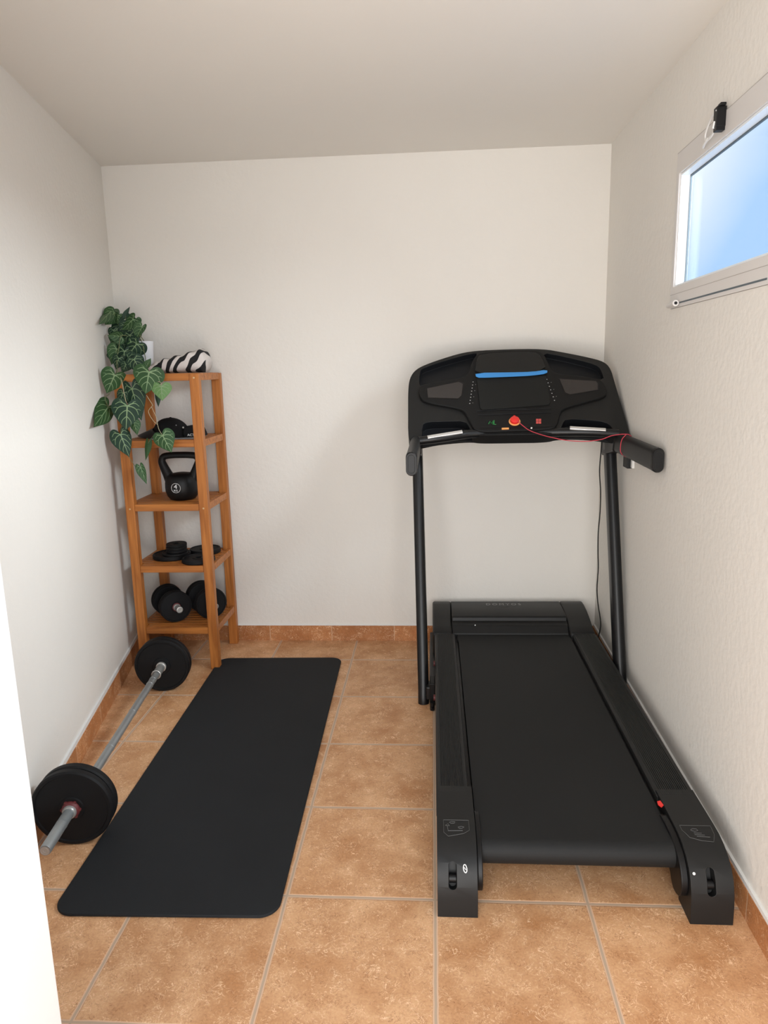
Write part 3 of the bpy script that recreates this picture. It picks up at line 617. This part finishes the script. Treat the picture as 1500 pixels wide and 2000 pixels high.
mb = MB(); mb.lathe([(.0166, .026), (.021, .026), (.0215, .032), (.019, .037), (.0166, .037)], P_(0), bd*-1, 24); mb.build('collar', 'steel_light', BB)

# ================================================================== SHELF UNIT
SX0, SX1, SY0, SY1 = -1.036, -.638, 1.516, 1.880
SH = thing('shelving_unit', 'tall narrow oiled wooden shelving unit with five slatted shelves in the left corner', 'shelf', ((SX0+SX1)/2, (SY0+SY1)/2, 0))
lw_, ld_ = .044, .036
TOPS = [.215, .525, .825, 1.125, 1.427]
first = None
for i, (x, y) in enumerate(((SX1-lw_, SY0), (SX0, SY0), (SX1-lw_, SY1-ld_), (SX0, SY1-ld_))):
    mb = MB(); mb.box((x, y, 0), (x+lw_, y+ld_, 1.424)); lg = mb.build('leg', 'wood_z', SH, bevel=.003)
    if i < 2:
        for z_ in ((1.405, .803) if i == 0 else (.803,)):
            mb = MB(); mb.lathe([(0, 0), (.0045, 0), (.004, .001), (0, .0014)], V((x+lw_/2, y, z_)), (0, -1, 0), 12); mb.build('screw', 'screw', lg)
for z_ in TOPS:
    mb = MB(); t = z_; e = .0006
    mb.box((SX0+lw_+e, SY0+.003, t-.034), (SX1-lw_-e, SY0+.021, t-.001)); mb.box((SX0+lw_+e, SY1-.021, t-.034), (SX1-lw_-e, SY1-.003, t-.001))
    for x in (SX0+.003, SX1-.021): mb.box((x, SY0+ld_+e, t-.034), (x+.018, SY1-ld_-e, t-.001))
    y = SY0+.024; n_ = 9; pit = (SY1-SY0-.048)/n_
    for i in range(n_):
        ya, yb = y+i*pit, y+i*pit+pit*.72
        inset = lw_+.002 if (ya < SY0+ld_+.001 or yb > SY1-ld_-.001) else .0215
        mb.box((SX0+inset, ya, t-.014), (SX1-inset, yb, t))
    mb.build('shelf', 'wood_x', SH, bevel=.0018, seg=2)

# ------------------------------------------------------------------ dumbbells
def dumbbell(pf, pb, z, r, label, parent_group):
    pf, pb = V(pf), V(pb); ax = (pf-pb).normalized(); T = thing('dumbbell', label, 'dumbbell', ((pf.x+pb.x)/2, (pf.y+pb.y)/2, z-r), parent_group)
    mb = MB(); mb.tube([pb-ax*.05, pf+ax*.045], .0125, 20); mb.build('bar', 'steel', T)
    for p_, s_, rr in ((pf, 1, r), (pf-ax*.024, 1, r*.99), (pb, -1, r), (pb+ax*.024, -1, r*.99)):
        mb = MB(); mb.lathe(plate_prof(rr, .022), p_-V((0, 0, r-rr)), ax*s_, 56); mb.build('weight_plate', 'plate', T, ang=30)
    for p_, s_ in ((pf, 1), (pb, -1)):
        mb = MB(); mb.lathe([(.0128, .010), (.021, .010), (.021, .016), (.0128, .017)], p_, ax*s_, 20); mb.build('collar_ring', 'collar', T)
        mb = MB(); mb.lathe([(.0128, .016), (.017, .016), (.017, .023), (.0145, .026), (.0135, .052), (.0155, .053), (.0155, .066), (.010, .067), (.010, .064), (0, .064)], p_, ax*s_, 20); mb.build('collar', 'steel_light', T)
    return T
dumbbell((-.864, 1.600, .294), (-.954, 1.722, .294), .294, .0785, 'black plate dumbbell, the left one on the bottom shelf, its steel end facing out', 'dumbbells on the bottom shelf')
dumbbell((-.701, 1.650, .294), (-.797, 1.780, .294), .294, .0785, 'black plate dumbbell, the right one on the bottom shelf behind the front wooden leg', 'dumbbells on the bottom shelf')
# ------------------------------------------------------------------ loose plates
def loose(name, x, y, z, r, t, label, grp):
    mb = MB(); mb.lathe(plate_prof(r, t, .34, .9), V((x, y, z+t/2)), (0, 0, 1), 64)
    return tag(mb.build(name, 'plate', org=V((x, y, z)), ang=30), label, 'weight plate', grp)
G = 'loose weight plates on the second shelf'
loose('weight_plate', -.893, 1.682, .525, .093, .022, 'wide black weight plate lying at the left, under the small stacked plates', G)
loose('weight_plate', -.732, 1.602, .525, .080, .020, 'wide black weight plate lying flat at the front right of the second shelf', G)
loose('weight_plate', -.752, 1.772, .525, .078, .024, 'wide black weight plate at the back, right behind the small stack', G)
loose('weight_plate', -.866, 1.664, .547, .066, .012, 'medium black weight plate directly beneath the three small stacked plates', G)
for i, l in enumerate(('lowest', 'middle', 'topmost')):
    loose('weight_plate', -.860+.001*i, 1.662, .559+i*.0145, .050, .014, 'small thick black weight plate, %s of the three stacked on the second shelf' % l, G)

# ------------------------------------------------------------------ kettlebell
KX, KY, KZ = -.803, 1.655, .825
KB = thing('kettlebell', 'black rubber kettlebell with white 4 KG mark on the middle shelf', 'kettlebell', (KX, KY, KZ))
mb = MB(); mb.lathe([(0, 0), (.052, 0), (.060, .004), (.072, .020), (.0795, .042), (.0805, .062), (.0795, .084), (.076, .100), (.068, .115), (.052, .126), (.025, .131), (0, .132)], (KX, KY, KZ), (0, 0, 1), 64); mb.build('body', 'rubber', KB, ang=60)
hp = [(-.050, .085), (-.066, .120), (-.085, .165), (-.0905, .190), (-.078, .209), (-.045, .2145), (0, .2155), (.045, .2145), (.078, .209), (.0905, .190), (.085, .165), (.066, .120), (.050, .085)]
mb = MB(); mb.tube(spline([V((KX+a, KY, KZ+b)) for a, b in hp], 6), .0155, 20, scale=lambda t: 1.0+1.0*abs(2*t-1)**3); mb.build('handle', 'rubber', KB, ang=60)
def kbp(a, b, h=.0005):    # wrap flat emblem coordinates on the body front
    R_ = .0802+h; th = (a+.002)/R_; return V((KX+R_*math.sin(th), KY-R_*math.cos(th)*math.cos(max(-.6, min(.6, (b-.0)/.11))), KZ+.062+b))
mb = MB(); pts = [kbp(.0225*math.cos(2*math.pi*i/40)-.006, .0225*math.sin(2*math.pi*i/40)+.004) for i in range(41)]; mb.tube(pts, .0009, 6); mb.build('emblem_ring', 'ink', KB)
text('emblem_figure', '4', .030, kbp(-.0055, .0105)+V((0, -.0012, 0)), (1, -.05, 0), (0, .10, 1), 'ink', KB, ext=.0006, sx=1.1)
text('emblem_letters', 'KG', .012, kbp(-.0055, -.0075)+V((0, -.0012, 0)), (1, -.05, 0), (0, -.08, 1), 'ink', KB, ext=.0006, sx=1.2)

# ------------------------------------------------------------------ cap, pouch, grey sheet
CAPC = V((-.838, 1.665, 1.140)); CP = thing('cap', 'black cap with a curved visor on the shelf below the towel, visor to the left', 'cap', (CAPC.x, CAPC.y, 1.1285))
mb = MB(); n_, m_ = 40, 12; vs = []; fs = []
for j in range(m_+1):
    ph = math.pi/2*j/m_
    for i in range(n_):
        th = 2*math.pi*i/n_; rx, ry, rz = .088, .078, .089; e = 1+.03*math.sin(6*th)*math.cos(ph)
        k = (.62 if math.cos(th) > 0 else 1.0); zz = rz*math.sin(ph)*(1-.16*max(0, math.cos(th)*math.cos(ph)))
        vs.append(CAPC+V((rx*math.cos(th)*math.cos(ph)**.75*e, ry*math.sin(th)*math.cos(ph)**.75*e, zz-.010)))
for j in range(m_):
    for i in range(n_): fs.append((j*n_+i, j*n_+(i+1) % n_, (j+1)*n_+(i+1) % n_, (j+1)*n_+i))
mb.add(vs, fs); cr_ = mb.build('crown', 'cloth_black', CP, ang=60)
mb = MB(); mb.lathe([(0, 0), (.006, 0), (.005, .003), (0, .004)], CAPC+V((0, 0, .078)), (0, 0, 1), 12); mb.build('top_button', 'cloth_black', CP)
mb = MB(); mb.lathe([(0, 0), (.003, 0), (.003, .001), (0, .0012)], CAPC+V((.044, -.052, .046)), (.4, -.7, .5), 10); mb.build('eyelet', 'steel', CP)
vz = MB(); vs = []; fs = []; nu, nv = 14, 10
for s_ in (0, 1):
    for j in range(nv+1):
        for i in range(nu+1):
            a = math.radians(100+160*i/nu); q_ = j/nv
            x = .072*math.cos(a)-.012-.078*q_*max(0, -math.cos(a))**.6; y = .074*math.sin(a)*(1-.12*q_)
            z = .016-.020*q_+.030*(1-(abs(math.sin(a)))**2)*(1-q_)*.4-.012*math.sin(a)**2
            vs.append(CAPC+V((x, y-.01, z+s_*.004)))
K = (nu+1)*(nv+1)
for j in range(nv):
    for i in range(nu):
        a = j*(nu+1)+i; f = (a, a+1, a+nu+2, a+nu+1); fs.append(f[::-1]); fs.append(tuple(K+k for k in f))
for j in range(nv):
    for i in (0, nu): a = j*(nu+1)+i; fs.append((a, a+nu+1, K+a+nu+1, K+a))
for i in range(nu):
    for j in (0, nv): a = j*(nu+1)+i; fs.append((a, a+1, K+a+1, K+a))
vz.add(vs, fs); vz.build('visor', mat('glossy_black_cloth', (.010, .010, .011), .35, spec=.6), CP, ang=50)
PO = thing('pouch', 'folded black cloth pouch with white lettering beside the cap on the shelf', 'pouch', (-.715, 1.65, 1.1285))
mb = MB(); mb.prism([V((x, 1.605, z)) for x, z in ((-.762, 1.131), (-.765, 1.150), (-.758, 1.178), (-.745, 1.1815), (-.700, 1.1815), (-.684, 1.179), (-.672, 1.150), (-.666, 1.131))], (0, .085, 0)); mb.build('pouch_body', 'cloth_black', PO, bevel=.008, seg=4)
text('lettering', 'ACTIV', .016, (-.716, 1.6040, 1.1395), (1, 0, 0), (0, 0, 1), 'ink', PO, ext=.0004, sx=1.1)
mb = MB(); mb.lathe([(0, 0), (.004, 0), (.004, .004), (0, .005)], (-.757, 1.604, 1.176), (0, -1, 0), 10); mb.build('eyelet', 'steel_light', PO)
mb = MB(); mb.prism([V((x, y, 1.1254)) for x, y in ((-.900, 1.56), (-.690, 1.552), (-.672, 1.60), (-.69, 1.74), (-.92, 1.74))], (0, 0, .0028)); tag(mb.build('folder', 'sheet_grey', bevel=.0008, org=(-.79, 1.65, 1.1254)), 'thin grey folder lying flat under the black cap and pouch', 'folder')

# ------------------------------------------------------------------ zebra towel
tw = MB(); vs = []; fs = []; nu, nv = 40, 36
hts = [(0, .026), (.10, .046), (.2, .058), (.35, .070), (.5, .080), (.65, .091), (.78, .104), (.88, .109), (.95, .100), (1.0, .060)]
def lerp(t, T):
    for (a, b), (c, d) in zip(T, T[1:]):
        if t <= c: k = (t-a)/(c-a); k = k*k*(3-2*k); return b+(d-b)*k
    return T[-1][1]
for i in range(nu+1):
    t = i/nu; x = -.925+.277*t; h = lerp(t, hts); yc = 1.69; wd = .085*(1-.25*(2*t-1)**4)
    for j in range(nv):
        a = 2*math.pi*j/nv; ca, sa = math.cos(a), math.sin(a); sq = .62
        y = yc+wd*math.copysign(abs(ca)**sq, ca); z = 1.4278+h/2+h/2*math.copysign(abs(sa)**sq, sa)
        n_ = mnoise.noise(V((x*22, y*22, z*22))); zt = (z-1.4278)/max(h, .01)
        fold = .0035*math.sin(34*(t*1.0+.5*zt)+2.0*n_)
        z += (fold+.004*n_)*min(1, zt*1.5); y += .006*n_*zt
        vs.append((x+.022*(zt-.45)*(1 if t > .5 else .4), y, max(z, 1.4278)))
for i in range(nu):
    for j in range(nv): fs.append((i*nv+j, i*nv+(j+1) % nv, (i+1)*nv+(j+1) % nv, (i+1)*nv+j))
fs += [list(range(nv))[::-1], list(range(nu*nv, (nu+1)*nv))]
tw.add(vs, fs); tobj = tw.build('towel', 'zebra', bevel=0, ang=80, org=(-.78, 1.69, 1.4278)); tag(tobj, 'rolled black and white zebra striped towel on the top shelf', 'towel')

# ------------------------------------------------------------------ potted plant
PP = thing('potted_plant', 'trailing heart-leaved plant with pale veins in a white pot on the top shelf', 'plant', (-.985, 1.765, 1.4272))
PC = V((-.988, 1.768, 1.4274))
mb = MB(); mb.lathe([(0, 0), (.042, 0), (.045, .004), (.054, .150), (.055, .154), (.050, .155), (.048, .140), (0, .138)], PC, (0, 0, 1), 48); mb.build('pot', 'pot', PP, ang=40)
mb = MB(); mb.lathe([(.047, .139), (0, .142)], PC, (0, 0, 1), 32); mb.build('soil', 'soil', PP)
def wall_y(u, v):
    return hit(u, v, LP, Ln).y
def lpt(u, v, y):
    yw = wall_y(u, v)
    if 0 < yw < y+.09: y = yw-.09
    return at_y(u, v, y)
def leaf(ju, jv, tu, tv, wpx, y, m='leaf', fold=.25, turn=0., curl=.12, veins=True, dy=0):
    J = lpt(ju, jv, y); T = lpt(tu, tv, y+dy); ax = T-J; L_ = ax.length; ax.normalize()
    W_ = wpx/FPX*(J-CAM).dot(FW)
    nrm = (CAM-J).normalized(); nrm = (nrm-ax*nrm.dot(ax)).normalized(); nrm = (Matrix.Rotation(turn, 3, ax) @ nrm).normalized(); sd = ax.cross(nrm)
    W_ /= max(.35, math.cos(turn))
    def surf(s, q, lift=0):     # s: -back..1 along, q: across in half widths
        x = q*W_/2; zf = -abs(x)*fold - curl*W_*(s*.5)**2 - curl*.6*W_*(q*q)*.5
        return J+ax*(s*L_)+sd*x+nrm*(zf+lift)
    # half outline: (s, q)
    hal = [(-.02, 0.0), (-.16, .10), (-.27, .30), (-.30, .52), (-.24, .76), (-.10, .93), (.08, 1.0), (.28, .93), (.50, .70), (.72, .40), (.88, .16), (1.0, 0.0)]
    pts = spline([V((a, b, 0)) for a, b in hal], 3); n_ = len(pts); mb = MB(); nq = 5; vs = []; fs = []
    mids = [max(0, p.x) if p.x > 0 else p.x*.05 for p in pts]; th = .0006
    for sgn in (-1, 1):
        for lf in (0, -th):
            k0_ = len(vs)
            for i, p in enumerate(pts):
                sm = p.x if p.x > 0 else 0.0
                for c in range(nq+1):
                    f = c/nq; vs.append(surf(sm*(1-f)+p.x*f, sgn*max(0, p.y)*f, lf))
            for i in range(n_-1):
                for c in range(nq): a_ = k0_+i*(nq+1)+c; fs.append((a_, a_+1, a_+nq+2, a_+nq+1))
    mb.add(vs, fs, 0)
    if veins:
        def vein(c, w0, w1):
            pts_ = spline([V((a, b, 0)) for a, b in c], 5); up = []; n2 = len(pts_)
            P3 = [surf(p.x, p.y, .0009) for p in pts_]
            va, fa = [], []
            for i, p in enumerate(P3):
                t_ = (P3[min(i+1, n2-1)]-P3[max(i-1, 0)]).normalized(); s_ = t_.cross(nrm).normalized(); w_ = w0+(w1-w0)*i/(n2-1)
                va += [p-s_*w_, p+s_*w_]
            for i in range(n2-1): fa.append((2*i, 2*i+1, 2*i+3, 2*i+2))
            mb.add(va, fa, 1)
        b_ = W_*.020
        vein([(0, 0), (.3, 0), (.6, 0), (.93, 0)], b_*1.25, b_*.35)
        for g_ in (-1, 1):
            vein([(0, 0), (-.10, .26*g_), (-.13, .50*g_), (-.02, .76*g_)], b_, b_*.4)
            vein([(0, 0), (.02, .30*g_), (.12, .58*g_), (.33, .74*g_)], b_, b_*.4)
            vein([(.16, 0), (.24, .22*g_), (.40, .44*g_), (.58, .52*g_)], b_*.8, b_*.35)
            vein([(.42, 0), (.50, .14*g_), (.62, .28*g_), (.74, .30*g_)], b_*.7, b_*.3)
            vein([(-.10, .30*g_), (-.19, .40*g_), (-.21, .52*g_)], b_*.6, b_*.3)
            vein([(.12, .58*g_), (.10, .72*g_), (.14, .86*g_)], b_*.5, b_*.25)
    o = mb.build('leaf', [m, 'vein'], PP, ang=60); return J
LV = [ # joint, tip, width, depth, material, fold, turn
 (223.7, 733, 208, 769, 46, 1.490, 'leaf', .15, -.1), (291, 727, 284, 770, 57, 1.470, 'leaf', .12, .1), (315, 755, 317, 783, 37, 1.485, 'leaf_light', .12, .1),
 (211, 795, 184, 834, 38, 1.470, 'leaf', .2, -.4), (248.5, 793, 246, 841, 56, 1.455, 'leaf_dark', .15, 0), (258, 760, 276, 822, 40, 1.505, 'leaf_dark', .3, .3),
 (262, 826, 268, 850, 20, 1.490, 'leaf', .3, .3), (235.5, 849, 253, 893, 38, 1.480, 'leaf_dark', .35, -.2), (318, 851, 335, 884, 40, 1.470, 'leaf', .15, .15),
 (289, 866, 284, 900, 12, 1.495, 'leaf', .3, .5), (275, 914, 287, 946, 17, 1.480, 'leaf', .3, -.4), (306, 772, 309, 795, 11, 1.510, 'leaf_dark', .5, .6),
 (219, 606, 193, 633, 20, 1.70, 'leaf', .6, .5), (223, 611, 206, 634, 26, 1.69, 'leaf', .4, -.3), (231, 616, 228, 633, 16, 1.69, 'leaf', .4, .6),
 (246, 617, 254, 599, 8, 1.69, 'leaf_dark', .6, .6), (245, 614, 229, 628, 9, 1.69, 'leaf_dark', .6, .4), (260, 624, 238, 645, 24, 1.68, 'leaf', .4, .4),
 (266, 624, 268, 640, 14, 1.70, 'leaf', .4, .4), (277, 639, 264, 664, 19, 1.665, 'leaf', .5, -.5), (238, 634, 216, 655, 30, 1.72, 'leaf_dark', .3, .3),
 (252, 640, 236, 660, 30, 1.70, 'leaf_dark', .3, -.3), (236, 657, 210, 655, 22, 1.665, 'leaf', .4, .5), (228, 661, 223, 678, 26, 1.66, 'leaf', .3, .0), (262, 648, 250, 672, 26, 1.69, 'leaf_dark', .3, 0),
 (267, 672, 246, 700, 34, 1.64, 'leaf_dark', .35, .3), (255, 668, 276, 676, 20, 1.65, 'leaf', .4, 0), (228, 682, 218, 713, 26, 1.63, 'leaf', .35, -.3), (216, 690, 214, 702, 14, 1.64, 'leaf_dark', .4, .4),
 (243, 686, 240, 724, 32, 1.64, 'leaf_dark', .3, .2), (252, 700, 283, 707, 24, 1.60, 'leaf_dark', .4, .3), (262, 702, 276, 728, 34, 1.58, 'leaf_dark', .3, .0), (287, 714, 295, 700, 13, 1.50, 'leaf', .4, .4),
 (232, 700, 226, 722, 24, 1.60, 'leaf_dark', .3, .2), (246, 712, 238, 728, 22, 1.58, 'leaf_dark', .3, .2), (240, 768, 232, 790, 22, 1.50, 'leaf_dark', .3, .2), (222, 645, 226, 668, 20, 1.70, 'leaf_dark', .3, .2), (254, 655, 262, 690, 26, 1.68, 'leaf_dark', .3, .2), (232, 668, 232, 700, 26, 1.67, 'leaf_dark', .3, 0)]
for l in LV: leaf(l[0], l[1], l[2], l[3], l[4]*(1.18 if l[5] > 1.6 else 1.05), l[5], l[6], l[7], l[8], veins=l[4] > 12)
top = PC+V((0, 0, .15))
for pts, r_, m_ in (
    ([top+V((.01, 0, 0)), (240, 655, 1.66), (232, 680, 1.63), (228, 705, 1.60), (229, 722, 1.56), (224, 733, 1.495)], .0022, 'stem'),
    ([top+V((.02, -.01, 0)), (273, 655, 1.68), (279, 675, 1.65), (284, 700, 1.60), (285, 715, 1.54), (291, 727, 1.475)], .0018, 'stem'),
    ([(229, 722, 1.56), (238, 745, 1.49), (243, 772, 1.47), (248.5, 793, 1.458)], .0017, 'stem_pale'),
    ([(224, 734, 1.50), (214, 768, 1.50), (205, 777, 1.49), (211, 795, 1.472)], .0016, 'stem'),
    ([(246, 780, 1.47), (240, 815, 1.48), (235.5, 849, 1.482)], .0016, 'stem'),
    ([(250, 890, 1.482), (258, 902, 1.485), (265, 912, 1.485), (270, 913, 1.485), (275, 914, 1.482)], .0012, 'stem'),
    ([(286, 772, 1.48), (298, 791, 1.485), (297, 793, 1.485), (290, 804, 1.487), (298, 820, 1.487), (307, 829, 1.485)], .0011, 'stem_pale'),
    ([(296, 795, 1.487), (306, 817, 1.485), (308, 830, 1.48), (311, 840, 1.475), (318, 851, 1.472)], .0011, 'stem_pale'),
    ([(258, 800, 1.50), (262, 826, 1.492)], .0012, 'stem'), ([(300, 850, 1.49), (289, 866, 1.495)], .0012, 'stem'),
    ([(305, 745, 1.49), (314, 747, 1.488), (315, 755, 1.487)], .0012, 'stem_pale'),
    ([top, (236, 640, 1.72), (223, 611, 1.69)], .0016, 'stem'), ([top, (247, 628, 1.70), (246, 617, 1.69)], .0012, 'stem'), ([top, (262, 640, 1.70), (277, 639, 1.67)], .0014, 'stem')):
    P3 = [p if isinstance(p, V) else lpt(*p) for p in pts]
    mb = MB(); mb.tube(spline(P3, 6), r_, 7); mb.build('stem', m_, PP)
